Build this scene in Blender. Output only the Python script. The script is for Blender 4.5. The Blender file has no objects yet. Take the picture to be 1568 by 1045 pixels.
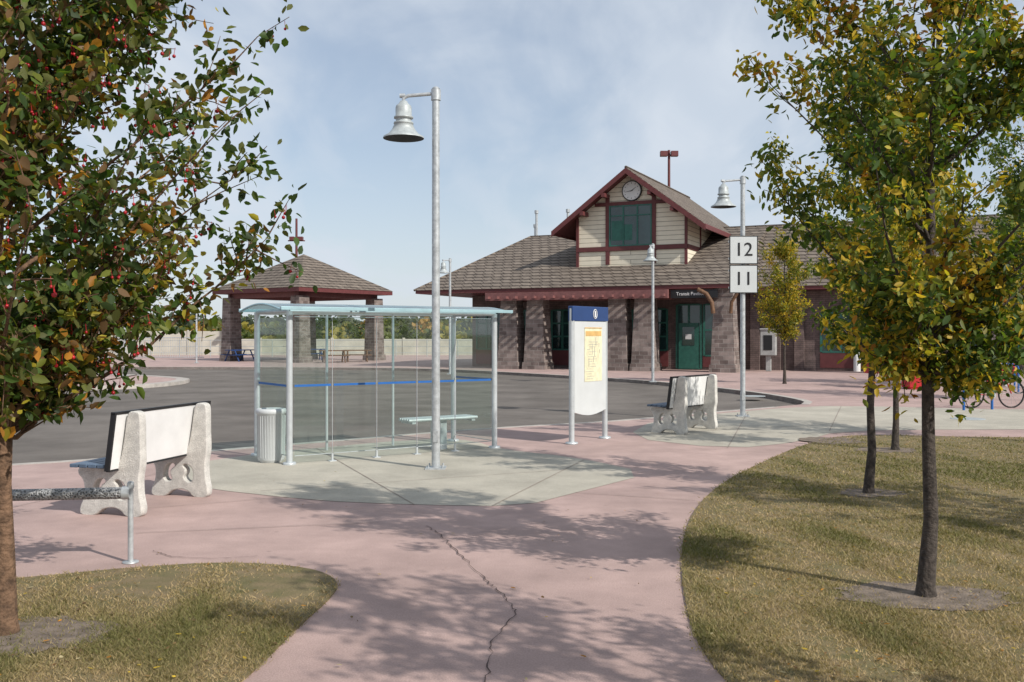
import bpy, bmesh, math, random
import numpy as np
from mathutils import Vector, Matrix, geometry
random.seed(7); rng=np.random.default_rng(7)
scene=bpy.context.scene
COL=scene.collection

# ------------------------------------------------------------------ materials
def newmat(name):
    m=bpy.data.materials.new(name); m.use_nodes=True
    nt=m.node_tree; b=nt.nodes['Principled BSDF']; return m,nt,b
def N(nt,t,**k):
    n=nt.nodes.new(t)
    for a,v in k.items(): setattr(n,a,v)
    return n
def mat(name,col,rough=.6,metal=0,var=.15,scale=6,bump=0.0,bscale=60,col2=None,spec=.4,stain=0):
    m,nt,b=newmat(name)
    tc=N(nt,'ShaderNodeTexCoord')
    n1=N(nt,'ShaderNodeTexNoise'); n1.inputs['Scale'].default_value=scale; n1.inputs['Detail'].default_value=6; n1.inputs['Roughness'].default_value=.6
    nt.links.new(tc.outputs['Object'],n1.inputs['Vector'])
    mx=N(nt,'ShaderNodeMix',data_type='RGBA')
    c2=col2 if col2 else tuple(c*(1-var*1.6) for c in col)
    c1=col if col2 else tuple(min(1,c*(1+var*.6)) for c in col)
    mx.inputs[6].default_value=(*c1,1); mx.inputs[7].default_value=(*c2,1)
    mr=N(nt,'ShaderNodeMapRange'); mr.inputs[1].default_value=.35; mr.inputs[2].default_value=.68
    nt.links.new(n1.outputs['Fac'],mr.inputs[0]); nt.links.new(mr.outputs[0],mx.inputs[0])
    out=mx.outputs[2]
    if stain>0:
        n3=N(nt,'ShaderNodeTexNoise'); n3.inputs['Scale'].default_value=.55; n3.inputs['Detail'].default_value=9; n3.inputs['Roughness'].default_value=.7
        nt.links.new(tc.outputs['Object'],n3.inputs['Vector'])
        m3=N(nt,'ShaderNodeMapRange'); m3.inputs[1].default_value=.38; m3.inputs[2].default_value=.7; m3.inputs[3].default_value=1+stain*.4; m3.inputs[4].default_value=1-stain
        nt.links.new(n3.outputs['Fac'],m3.inputs[0])
        n4=N(nt,'ShaderNodeTexNoise'); n4.inputs['Scale'].default_value=90; n4.inputs['Detail'].default_value=2
        nt.links.new(tc.outputs['Object'],n4.inputs['Vector'])
        m4=N(nt,'ShaderNodeMapRange'); m4.inputs[1].default_value=.3; m4.inputs[2].default_value=.7; m4.inputs[3].default_value=.86; m4.inputs[4].default_value=1.12
        nt.links.new(n4.outputs['Fac'],m4.inputs[0])
        mm=N(nt,'ShaderNodeMath',operation='MULTIPLY'); nt.links.new(m3.outputs[0],mm.inputs[0]); nt.links.new(m4.outputs[0],mm.inputs[1])
        n5=N(nt,'ShaderNodeTexVoronoi'); n5.inputs['Scale'].default_value=2.6; nt.links.new(tc.outputs['Object'],n5.inputs['Vector'])
        m5=N(nt,'ShaderNodeMapRange'); m5.inputs[1].default_value=.03; m5.inputs[2].default_value=.075; m5.inputs[3].default_value=.78; m5.inputs[4].default_value=1
        nt.links.new(n5.outputs['Distance'],m5.inputs[0])
        m6=N(nt,'ShaderNodeMath',operation='MULTIPLY'); nt.links.new(mm.outputs[0],m6.inputs[0]); nt.links.new(m5.outputs[0],m6.inputs[1])
        vm=N(nt,'ShaderNodeVectorMath',operation='SCALE'); nt.links.new(out,vm.inputs[0]); nt.links.new(m6.outputs[0],vm.inputs['Scale']); out=vm.outputs[0]
    nt.links.new(out,b.inputs['Base Color'])
    b.inputs['Roughness'].default_value=rough; b.inputs['Metallic'].default_value=metal
    b.inputs['Specular IOR Level'].default_value=spec
    if bump>0:
        n2=N(nt,'ShaderNodeTexNoise'); n2.inputs['Scale'].default_value=bscale; n2.inputs['Detail'].default_value=5
        nt.links.new(tc.outputs['Object'],n2.inputs['Vector'])
        bp=N(nt,'ShaderNodeBump'); bp.inputs['Strength'].default_value=bump; bp.inputs['Distance'].default_value=.02
        nt.links.new(n2.outputs['Fac'],bp.inputs['Height']); nt.links.new(bp.outputs[0],b.inputs['Normal'])
    return m
def brickmat(name,c1,c2,mortar,bw,bh,bump=.5,rough=.85,msize=.03,nz=(.72,1.25),nscale=3):
    m,nt,b=newmat(name)
    tc=N(nt,'ShaderNodeTexCoord'); sp=N(nt,'ShaderNodeSeparateXYZ'); nt.links.new(tc.outputs['Object'],sp.inputs[0])
    ad=N(nt,'ShaderNodeMath',operation='ADD'); nt.links.new(sp.outputs[0],ad.inputs[0]); nt.links.new(sp.outputs[1],ad.inputs[1])
    cb=N(nt,'ShaderNodeCombineXYZ'); nt.links.new(ad.outputs[0],cb.inputs[0]); nt.links.new(sp.outputs[2],cb.inputs[1])
    br=N(nt,'ShaderNodeTexBrick'); br.inputs['Scale'].default_value=1
    br.inputs['Color1'].default_value=(*c1,1); br.inputs['Color2'].default_value=(*c2,1); br.inputs['Mortar'].default_value=(*mortar,1)
    br.inputs['Brick Width'].default_value=bw; br.inputs['Row Height'].default_value=bh; br.inputs['Mortar Size'].default_value=msize*bh/.2
    br.inputs['Bias'].default_value=0
    nt.links.new(cb.outputs[0],br.inputs['Vector'])
    n1=N(nt,'ShaderNodeTexNoise'); n1.inputs['Scale'].default_value=nscale; n1.inputs['Detail'].default_value=8
    nt.links.new(tc.outputs['Object'],n1.inputs['Vector'])
    mr=N(nt,'ShaderNodeMapRange'); mr.inputs[1].default_value=.3; mr.inputs[2].default_value=.7; mr.inputs[3].default_value=nz[0]; mr.inputs[4].default_value=nz[1]
    nt.links.new(n1.outputs['Fac'],mr.inputs[0])
    vm=N(nt,'ShaderNodeVectorMath',operation='SCALE'); nt.links.new(br.outputs['Color'],vm.inputs[0]); nt.links.new(mr.outputs[0],vm.inputs['Scale'])
    nt.links.new(vm.outputs[0],b.inputs['Base Color']); b.inputs['Roughness'].default_value=rough; b.inputs['Specular IOR Level'].default_value=.25
    bp=N(nt,'ShaderNodeBump'); bp.inputs['Strength'].default_value=bump; bp.inputs['Distance'].default_value=.03; bp.invert=True
    nt.links.new(br.outputs['Fac'],bp.inputs['Height']); nt.links.new(bp.outputs[0],b.inputs['Normal'])
    return m
def leafmat(name,trans=.35,rough=.55):
    m,nt,b=newmat(name)
    at=N(nt,'ShaderNodeAttribute',attribute_name='Col')
    nt.links.new(at.outputs['Color'],b.inputs['Base Color']); b.inputs['Roughness'].default_value=rough; b.inputs['Specular IOR Level'].default_value=.35
    tr=N(nt,'ShaderNodeBsdfTranslucent')
    vm=N(nt,'ShaderNodeVectorMath',operation='MULTIPLY'); vm.inputs[1].default_value=(1.6,1.7,.7); nt.links.new(at.outputs['Color'],vm.inputs[0]); nt.links.new(vm.outputs[0],tr.inputs['Color'])
    ms=N(nt,'ShaderNodeMixShader'); ms.inputs[0].default_value=trans
    nt.links.new(b.outputs[0],ms.inputs[1]); nt.links.new(tr.outputs[0],ms.inputs[2]); nt.links.new(ms.outputs[0],nt.nodes['Material Output'].inputs[0])
    return m
def glassmat(name,tint,refl=1.0,haze=0.0):
    m,nt,b=newmat(name)
    tp=N(nt,'ShaderNodeBsdfTransparent'); tp.inputs[0].default_value=(*tint,1)
    gl=N(nt,'ShaderNodeBsdfGlossy'); gl.inputs['Roughness'].default_value=.03
    lw=N(nt,'ShaderNodeLayerWeight'); lw.inputs[0].default_value=.5
    pw=N(nt,'ShaderNodeMath',operation='POWER'); pw.inputs[1].default_value=4.5; nt.links.new(lw.outputs['Facing'],pw.inputs[0])
    mu=N(nt,'ShaderNodeMath',operation='MULTIPLY_ADD'); mu.inputs[1].default_value=.8*refl; mu.inputs[2].default_value=.07*refl; nt.links.new(pw.outputs[0],mu.inputs[0])
    ms=N(nt,'ShaderNodeMixShader'); nt.links.new(mu.outputs[0],ms.inputs[0]); nt.links.new(tp.outputs[0],ms.inputs[1]); nt.links.new(gl.outputs[0],ms.inputs[2])
    last=ms
    if haze>0:
        df=N(nt,'ShaderNodeBsdfDiffuse'); df.inputs[0].default_value=(.5,.58,.55,1)
        no=N(nt,'ShaderNodeTexNoise'); no.inputs['Scale'].default_value=2.5; no.inputs['Detail'].default_value=8
        mr=N(nt,'ShaderNodeMapRange'); mr.inputs[1].default_value=.3; mr.inputs[2].default_value=.75; mr.inputs[3].default_value=haze*.3; mr.inputs[4].default_value=haze
        nt.links.new(no.outputs['Fac'],mr.inputs[0])
        m2=N(nt,'ShaderNodeMixShader'); nt.links.new(mr.outputs[0],m2.inputs[0]); nt.links.new(ms.outputs[0],m2.inputs[1]); nt.links.new(df.outputs[0],m2.inputs[2]); last=m2
    nt.links.new(last.outputs[0],nt.nodes['Material Output'].inputs[0])
    return m

M={}
M['pink']=mat('pink_concrete',(.43,.305,.275),.9,var=.10,scale=1.8,bump=.25,bscale=120,stain=.19)
M['pad']=mat('grey_concrete',(.435,.40,.33),.9,var=.10,scale=1.5,bump=.25,bscale=120,stain=.18)
M['kerb']=mat('kerb_concrete',(.45,.41,.37),.9,var=.15,scale=5,bump=.3,stain=.2)
M['asphalt']=mat('asphalt',(.17,.15,.133),.95,var=.16,scale=.5,bump=.5,bscale=90,stain=.22,spec=.2)
M['soil']=mat('lawn_soil',(.225,.165,.09),.95,var=.3,scale=4,bump=.6,bscale=50,col2=(.125,.115,.045),stain=.15)
M['dirt']=mat('bare_dirt',(.21,.165,.13),.95,var=.3,scale=9,bump=.8,bscale=60)
M['field']=mat('dry_field',(.21,.18,.085),.95,var=.3,scale=.05,col2=(.12,.13,.045))
M['crack']=mat('crack_dark',(.08,.055,.05),.95)
M['joint']=mat('joint_line',(.28,.22,.19),.95)
M['bark']=mat('bark',(.075,.06,.05),.95,var=.4,scale=22,bump=1.0,bscale=45)
M['barkb']=mat('bark_brown',(.17,.10,.06),.9,var=.4,scale=18,bump=1.0,bscale=40)
M['galv']=mat('galvanised_steel',(.50,.52,.53),.45,metal=.4,var=.18,scale=14,bump=.05)
M['galvd']=mat('lamp_grey',(.42,.45,.45),.5,metal=.15,var=.15,scale=14)
M['alum']=mat('aluminium',(.55,.58,.59),.4,metal=.35,var=.08,scale=8)
M['lblue']=mat('pale_blue_metal',(.34,.50,.54),.4,metal=.2,var=.08)
M['blue']=mat('blue_paint',(.02,.12,.38),.45,var=.08)
M['navy']=mat('navy_sign',(.018,.05,.16),.4,var=.05)
M['white']=mat('white_paint',(.74,.74,.73),.5,var=.06,scale=3)
M['plate']=mat('sign_face_grey_white',(.56,.58,.58),.5,var=.04,scale=3)
M['black']=mat('black_trim',(.015,.015,.017),.5)
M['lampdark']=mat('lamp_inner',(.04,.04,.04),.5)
M['map']=mat('map_paper',(.74,.69,.48),.6,var=.12,scale=12)
M['orange']=mat('orange_print',(.66,.42,.16),.6)
M['benchc']=mat('bench_concrete',(.58,.56,.52),.9,var=.12,scale=14,bump=.4,bscale=90,stain=.14)
M['slat']=mat('bench_slat',(.09,.13,.19),.5,var=.2)
M['shingle']=brickmat('roof_shingles',(.165,.135,.11),(.20,.165,.135),(.04,.03,.025),.55,.19,bump=.9,msize=.026)
M['stone']=brickmat('stone_masonry',(.13,.10,.09),(.26,.21,.19),(.31,.275,.25),.42,.19,bump=1,msize=.014)
M['wall']=brickmat('brown_brick',(.15,.11,.10),(.18,.13,.12),(.11,.085,.08),.3,.1,bump=.3)
M['siding']=brickmat('cream_siding',(.76,.69,.55),(.74,.67,.54),(.30,.26,.2),4000,.23,bump=.5,rough=.6,msize=.012,nz=(.95,1.05))
M['maroon']=mat('maroon_trim',(.13,.035,.035),.55,var=.12)
M['maroonl']=mat('maroon_beam',(.20,.085,.08),.6,var=.15)
M['green']=mat('green_frame',(.03,.13,.10),.45)
M['wglass']=mat('window_glass',(.018,.05,.05),.06,var=.5,scale=.6,spec=.9)
M['concw']=mat('precast_wall',(.50,.47,.40),.9,var=.12,scale=1)
M['red']=mat('red_paint',(.45,.02,.025),.4)
M['gpaint']=mat('green_paint',(.03,.25,.09),.4)
M['rubber']=mat('rubber',(.02,.02,.02),.8)
M['grey']=mat('grey_box',(.38,.38,.37),.6)
M['wood']=mat('brown_wood',(.16,.085,.045),.7,var=.3,scale=10)
M['berry']=mat('red_berry',(.36,.012,.02),.35,var=.4,scale=9)
M['glass']=glassmat('clear_glass',(.87,.94,.92),1.0,haze=.03)
M['roofglass']=glassmat('tinted_roof_panel',(.45,.62,.66),1.0,haze=.3)
M['leaf']=leafmat('leaves',.4); M['grassm']=leafmat('grass_blades',.25,.7)
def meshrail():
    m,nt,b=newmat('expanded_mesh_steel'); tc=N(nt,'ShaderNodeTexCoord')
    vo=N(nt,'ShaderNodeTexVoronoi'); vo.inputs['Scale'].default_value=62; nt.links.new(tc.outputs['Object'],vo.inputs[0])
    mr=N(nt,'ShaderNodeMapRange'); mr.inputs[1].default_value=.15; mr.inputs[2].default_value=.6; mr.inputs[3].default_value=.03; mr.inputs[4].default_value=.36
    nt.links.new(vo.outputs['Distance'],mr.inputs[0]); nt.links.new(mr.outputs[0],b.inputs['Base Color'])
    b.inputs['Roughness'].default_value=.6; b.inputs['Metallic'].default_value=.3
    bp=N(nt,'ShaderNodeBump'); bp.inputs['Distance'].default_value=.01; nt.links.new(vo.outputs['Distance'],bp.inputs['Height']); nt.links.new(bp.outputs[0],b.inputs['Normal'])
    return m
M['mesh']=meshrail()

# ------------------------------------------------------------------ mesh builder
class MB:
    def __init__(s): s.v=[]; s.f=[]; s.sm=[]
    def add(s,vs,fs,smooth=False):
        o=len(s.v); s.v+= [tuple(v) for v in vs]; s.f+=[tuple(i+o for i in f) for f in fs]; s.sm+=[smooth]*len(fs); return s
    def box(s,x0,x1,y0,y1,z0,z1):
        vs=[(x0,y0,z0),(x1,y0,z0),(x1,y1,z0),(x0,y1,z0),(x0,y0,z1),(x1,y0,z1),(x1,y1,z1),(x0,y1,z1)]
        return s.add(vs,[(0,3,2,1),(4,5,6,7),(0,1,5,4),(1,2,6,5),(2,3,7,6),(3,0,4,7)])
    def taper(s,cx,cy,z0,z1,h0,h1):
        vs=[(cx+a*h,cy+b*h,z) for h,z in((h0,z0),(h1,z1)) for a,b in((-1,-1),(1,-1),(1,1),(-1,1))]
        return s.add(vs,[(0,3,2,1),(4,5,6,7),(0,1,5,4),(1,2,6,5),(2,3,7,6),(3,0,4,7)])
    def tube(s,pts,rad,n=8,cap=True):
        pts=[Vector(p) for p in pts]
        if not hasattr(rad,'__len__'): rad=[rad]*len(pts)
        vs=[];fs=[]
        for i,p in enumerate(pts):
            t=(pts[min(i+1,len(pts)-1)]-pts[max(i-1,0)]).normalized()
            a=Vector((0,0,1)) if abs(t.z)<.9 else Vector((1,0,0))
            u=t.cross(a).normalized(); w=t.cross(u)
            if i>0:
                u=(pu-t*pu.dot(t)); u.normalize(); w=t.cross(u)
            pu=u
            for k in range(n):
                an=2*math.pi*k/n; vs.append(p+(u*math.cos(an)+w*math.sin(an))*rad[i])
        for i in range(len(pts)-1):
            for k in range(n):
                k2=(k+1)%n; fs.append((i*n+k,i*n+k2,(i+1)*n+k2,(i+1)*n+k))
        s.add(vs,fs,True)
        if cap:
            L=len(pts)-1
            s.add([vs[k] for k in range(n)],[tuple(range(n))[::-1]]); s.add([vs[L*n+k] for k in range(n)],[tuple(range(n))])
        return s
    def lathe(s,cx,cy,prof,n=24):
        vs=[];fs=[]
        for r,z in prof:
            for k in range(n):
                a=2*math.pi*k/n; vs.append((cx+r*math.cos(a),cy+r*math.sin(a),z))
        for i in range(len(prof)-1):
            for k in range(n):
                k2=(k+1)%n; fs.append((i*n+k,i*n+k2,(i+1)*n+k2,(i+1)*n+k))
        return s.add(vs,fs,True)
    def prism(s,poly,z0,z1,top=True):
        n=len(poly); tri=geometry.tessellate_polygon([[Vector((x,y,0)) for x,y in poly]])
        vs=[(x,y,z1) for x,y in poly]+[(x,y,z0) for x,y in poly]
        fs=[]
        for t in tri:
            a,b,c=[poly[i] for i in t]
            cr=(b[0]-a[0])*(c[1]-a[1])-(b[1]-a[1])*(c[0]-a[0])
            fs.append(tuple(t) if cr>0 else tuple(t)[::-1])
        if z1>z0: fs+=[(i,(i+1)%n,n+(i+1)%n,n+i) for i in range(n)]
        return s.add(vs,fs)
    def ribbon(s,pts,w,z0,z1,side=1):
        P=[Vector((x,y)) for x,y in pts]; off=[]
        for i in range(len(P)):
            t=(P[min(i+1,len(P)-1)]-P[max(i-1,0)]).normalized(); off.append(P[i]+Vector((-t.y,t.x))*w*side)
        for i in range(len(P)-1):
            a,b,c,d=P[i],P[i+1],off[i+1],off[i]
            vs=[(q.x,q.y,z) for z in(z0,z1) for q in(a,b,c,d)]
            s.add(vs,[(4,5,6,7),(0,1,5,4),(2,3,7,6)])
        return s
    def obj(s,name,m,parent=None,bevel=0):
        me=bpy.data.meshes.new(name); me.from_pydata(s.v,[],s.f); me.update()
        me.polygons.foreach_set('use_smooth',s.sm)
        me.materials.append(m)
        if len(s.f)<20000 and len(s.f)>3 and not name.startswith(('ground','lawn','asphalt','pavement','concrete_pad')):
            bm=bmesh.new(); bm.from_mesh(me); bmesh.ops.recalc_face_normals(bm,faces=bm.faces); bm.to_mesh(me); bm.free()
        o=bpy.data.objects.new(name,me); COL.objects.link(o)
        if parent: o.parent=parent
        if bevel>0:
            b=o.modifiers.new('bevel','BEVEL'); b.width=bevel; b.segments=2; b.limit_method='ANGLE'
        return o
def empty(name,loc=(0,0,0),rot=0):
    e=bpy.data.objects.new(name,None); COL.objects.link(e); e.location=loc; e.rotation_euler=(0,0,rot); e.empty_display_size=.3; return e
def chaikin(p,n=2,closed=False):
    for _ in range(n):
        q=[] if closed else [p[0]]
        m=len(p) if closed else len(p)-1
        for i in range(m):
            a=p[i]; b=p[(i+1)%len(p)]
            q.append((a[0]*.75+b[0]*.25,a[1]*.75+b[1]*.25)); q.append((a[0]*.25+b[0]*.75,a[1]*.25+b[1]*.75))
        if not closed: q.append(p[-1])
        p=q
    return p
def text(body,size,loc,rot,m,parent,name,ext=.004):
    c=bpy.data.curves.new(name,'FONT'); c.body=body; c.size=size; c.align_x='CENTER'; c.align_y='CENTER'; c.extrude=ext; c.materials.append(m)
    o=bpy.data.objects.new(name,c); COL.objects.link(o); o.location=loc; o.rotation_euler=rot; o.parent=parent; return o

# ------------------------------------------------------------------ ground
g=MB(); g.add([(-3000,-500,-.16),(3000,-500,-.16),(3000,4000,-.16),(-3000,4000,-.16)],[(0,1,2,3)]); g.obj('ground',M['field'])
g=MB(); g.add([(-70,-6,-.12),(14,-6,-.12),(14,58,-.12),(-70,58,-.12)],[(0,1,2,3)]); g.obj('asphalt_road',M['asphalt'])
near=[(-40,2.2),(-22,6.0),(-13,9.6),(-6.86,13.1),(-5.6,13.9),(-4.0,15.2),(-2,17),(-.3,18.4),(1.5,19.4),(2.75,20.4),(4.77,22.3),(6.3,23.6)]
far=[(7.2,24.4),(7.75,25.8),(7.3,29.8),(5.4,36.3),(3.1,40.2),(-1.72,47.2),(-4.94,50.2),(-10,51.6),(-22.5,52.5),(-70,53)]
nearc=chaikin(near,2); farc=chaikin(far,2)
poly=[(-40,-20)]+nearc+farc+[(-70,92),(70,92),(70,-20)]
MB().prism(poly,-.15,0).obj('pavement',M['pink'])
k=MB(); k.ribbon(nearc,.16,-.14,.006,side=-1); k.ribbon([(x,y) for x,y in farc],.2,-.14,.006,side=-1); k.obj('kerb',M['kerb'])
isl=chaikin([(-13.0,39.8),(-19.3,44.5),(-30,45),(-30,33),(-16.5,31.6),(-12.9,33),(-12.1,36.2)],3,True)
MB().prism(isl,-.15,0).obj('traffic_island',M['pink'])
MB().ribbon(isl+[isl[0]],.45,-.14,.006,side=1).ribbon(isl+[isl[0]],.02,-.14,.006,side=-1).obj('island_kerb',M['kerb'])
pad=chaikin([(-4.5,13.6),(-4.1,11.7),(-3.5,11.1),(-2.1,10.3),(-1.1,10.05),(.1,9.93),(.7,10.8),(1.75,12.3),(.9,13.9),(-.2,14.9),(-.6,16.0),(-1.3,16.6)],1,True)
MB().prism(pad,.004,.004).obj('concrete_pad',M['pad'])
pad2=chaikin([(1.9,16.6),(2.9,20.0),(4.8,21.8),(6.4,23.2),(8.0,24),(12,22.5),(30,22.5),(30,18.2),(8.4,18.0),(5.9,17.7),(4.7,15.9),(3.3,14.9)],1,True)
MB().prism(pad2,.004,.004).obj('concrete_pad',M['pad'])
lawnR=chaikin([(30,16.6),(8.4,16.3),(5.9,17.2),(4.5,15.3),(3.55,13.6),(2.6,11.8),(1.88,10),(1.46,8.39),(1.23,7.13),(1.08,6),(1.04,5.3),(1.12,4.6),(1.5,3.6),(2.4,2),(5,0),(12,-3),(30,-3)],2,True)
lawnL=chaikin([(-9,5.0),(-5,6.55),(-3.51,6.98),(-2.84,7.32),(-2.15,7.5),(-1.5,7.32),(-1.2,6.9),(-1.2,6.45),(-1.27,5.9),(-1.33,5.1),(-1.45,4.3),(-2,2.6),(-3.5,1),(-9,0)],2,True)
MB().prism(lawnR,-.01,.012).obj('lawn',M['soil']); MB().prism(lawnL,-.01,.012).obj('lawn',M['soil'])
def blob(cx,cy,rx,ry,n=28,j=.26):
    return [(cx+rx*math.cos(a)*(1+random.uniform(-j,j)),cy+ry*math.sin(a)*(1+random.uniform(-j,j))) for a in [2*math.pi*i/n for i in range(n)]]
dirts=[(2.72,6.5,.60,.34),(3.9,10.7,.38,.28),(5.6,14.7,.45,.35),(-2.75,5.65,.40,.36),(5.2,16.0,.5,.5)]
for d in dirts: MB().prism(chaikin(blob(*d),1,True),.017,.017).obj('bare_soil_patch',M['dirt'])
def strip(pts,w,z,name,m,jit=0.0,sub=6):
    P=[]
    for i in range(len(pts)-1):
        for k_ in range(sub):
            t=k_/sub; P.append((pts[i][0]*(1-t)+pts[i+1][0]*t+random.uniform(-jit,jit),pts[i][1]*(1-t)+pts[i+1][1]*t+random.uniform(-jit,jit)))
    P.append(pts[-1]); b=MB(); vs=[];fs=[]
    for i,p in enumerate(P):
        a=Vector(P[max(i-1,0)]); c=Vector(P[min(i+1,len(P)-1)]); t=(c-a).normalized(); n_=Vector((-t.y,t.x)); ww=w*random.uniform(.3,1.5) if jit else w
        vs+= [(p[0]-n_.x*ww/2,p[1]-n_.y*ww/2,z),(p[0]+n_.x*ww/2,p[1]+n_.y*ww/2,z)]
    for i in range(len(P)-1): fs.append((2*i,2*i+2,2*i+3,2*i+1))
    b.add(vs,fs); return b.obj(name,m)
strip([(-.78,8.9),(-.67,8.66),(-.44,7.88),(-.18,6.94),(-.04,6.51),(.025,6.16),(-.107,5.55),(-.13,4.92),(-.1,3.5)],.0075,.009,'pavement_crack',M['crack'],.016,10)
strip([(-2.9,7.9),(-2.7,7.7),(-2.35,7.6),(-2.0,7.7)],.006,.009,'pavement_crack',M['crack'],.012,8)
for a,b_ in [((-3.3,8.6),(-1.2,9.1)),((-1.0,10.02),(-3.0,15.0)),((-.2,9.95),(1.0,13.6)),((-2.8,10.9),(1.3,12.9)),((-3.9,9.7),(-2.4,10.5)),((-5.4,8.4),(-4.2,13.2)),((.7,10.8),(1.9,10.3)),((2.2,17.0),(6.2,19)),((3.3,15.0),(5.3,22)),((5.7,17.6),(8.0,23.8))]:
    strip([a,b_],.010,.0095,'pavement_joint',M['joint'],0,1)
for x,y in((9.4,20.2),(6.8,27.6)):
    MB().lathe(x,y,[(.001,.013),(.3,.013),(.33,.012),(.34,.006)],24).obj('manhole_cover',M['galvd'])
def inpoly(x,y,poly):
    ins=np.zeros(len(x),bool); n=len(poly)
    for i in range(n):
        x1,y1=poly[i]; x2,y2=poly[(i+1)%n]
        c=((y1>y)!=(y2>y)); xi=(x2-x1)*(y-y1)/(y2-y1+1e-12)+x1
        ins^= c&(x<xi)
    return ins
def meshnp(name,V,F,Cc,m,nv):
    me=bpy.data.meshes.new(name); me.vertices.add(len(V)); me.vertices.foreach_set('co',V.astype(np.float32).ravel())
    nf=len(F); me.loops.add(nf*nv); me.loops.foreach_set('vertex_index',F.astype(np.int32).ravel())
    me.polygons.add(nf); me.polygons.foreach_set('loop_start',np.arange(0,nf*nv,nv,dtype=np.int32)); me.update(calc_edges=True)
    ca=me.color_attributes.new('Col','FLOAT_COLOR','POINT'); c4=np.ones((len(V),4),np.float32); c4[:,:3]=Cc; ca.data.foreach_set('color',c4.ravel())
    me.materials.append(m); me.validate(); o=bpy.data.objects.new(name,me); COL.objects.link(o); return o
_k=rng.normal(size=(14,2))*np.array([1.6,1.6])*np.linspace(.5,3.2,14)[:,None]; _p=rng.uniform(0,6.28,14); _a=1/np.linspace(1,2.2,14)
def patch(x,y):
    s=sum(_a[i]*np.sin(_k[i,0]*x+_k[i,1]*y+_p[i]) for i in range(14)); return .5+.25*s
def grass(poly,n,y0,y1,x0,x1,name,bias):
    yy=1/(1/y0+(1/y1-1/y0)*rng.random(n)); xx=rng.uniform(x0,x1,n)*yy
    ok=inpoly(xx+rng.normal(0,.02,n),yy+rng.normal(0,.02,n),poly)
    for d in dirts[:4]: ok&=~((((xx-d[0])/d[2])**2+((yy-d[1])/d[3])**2<rng.uniform(.4,1.35,n))&(rng.random(n)>.12))
    pt=patch(xx,yy); ok&=rng.random(n)<(.3+.8*pt)
    xx=xx[ok];yy=yy[ok];pt=pt[ok];n=len(xx)
    p=np.clip(pt+bias+rng.normal(0,.22,n),0,1)
    h=rng.uniform(.008,.028,n)*(.8+.6*p); w=rng.uniform(.0025,.005,n)*(yy/6).clip(.8,2.2)
    az=rng.uniform(0,6.28,n); ln=rng.uniform(.4,1.9,n)*h; la=rng.uniform(0,6.28,n)
    V=np.zeros((n,3,3)); V[:,0]=np.stack([xx-w*np.cos(az),yy-w*np.sin(az),np.full(n,.010)],1); V[:,1]=np.stack([xx+w*np.cos(az),yy+w*np.sin(az),np.full(n,.010)],1)
    V[:,2]=np.stack([xx+ln*np.cos(la),yy+ln*np.sin(la),.012+h],1)
    straw=np.array([.43,.315,.175]); grn=np.array([.155,.15,.05])
    c=straw+(grn-straw)*p[:,None]; c*=rng.uniform(.62,1.25,n)[:,None]
    return meshnp(name,V.reshape(-1,3),np.arange(n*3).reshape(-1,3),np.repeat(c,3,0),M['grassm'],3)
grass(lawnR,300000,3.8,17.3,.05,.62,'grass',-.12)
grass(lawnL,165000,3.8,7.6,-.62,-.14,'grass',-.02)

# ------------------------------------------------------------------ leaves / trees
def leaves(name,P,size,colf,m,parent=None,droop=.3,aspect=.5,fold=.25):
    n=len(P); 
    d=rng.normal(size=(n,3)); d[:,2]-=droop; d/=np.linalg.norm(d,axis=1)[:,None]
    r=rng.normal(size=(n,3)); r[:,2]+=.8; w=np.cross(d,r); w/=np.linalg.norm(w,axis=1)[:,None]; nn=np.cross(w,d)
    L=(size*rng.uniform(.6,1.25,n))[:,None]; W=L*aspect*.5; f=fold*W
    curl=rng.uniform(-.15,.25,n)[:,None]*L
    V=np.stack([P, P+d*L*.28-w*W*.85+nn*f, P+d*L*.65-w*W*.8+nn*(f-curl*.3), P+d*L-nn*curl, P+d*L*.65+w*W*.8+nn*(f-curl*.3), P+d*L*.28+w*W*.85+nn*f],1)
    F=np.array([[0,1,2,3],[0,3,4,5]])[None]+ (np.arange(n)*6)[:,None,None]
    o=meshnp(name,V.reshape(-1,3),F.reshape(-1,4),np.repeat(colf,6,0),m,4)
    if parent: o.parent=parent
    return o
def palette(n,cols,wts):
    idx=rng.choice(len(cols),n,p=np.array(wts)/sum(wts)); c=np.array(cols)[idx]
    return c*rng.uniform(.7,1.3,n)[:,None]
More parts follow.
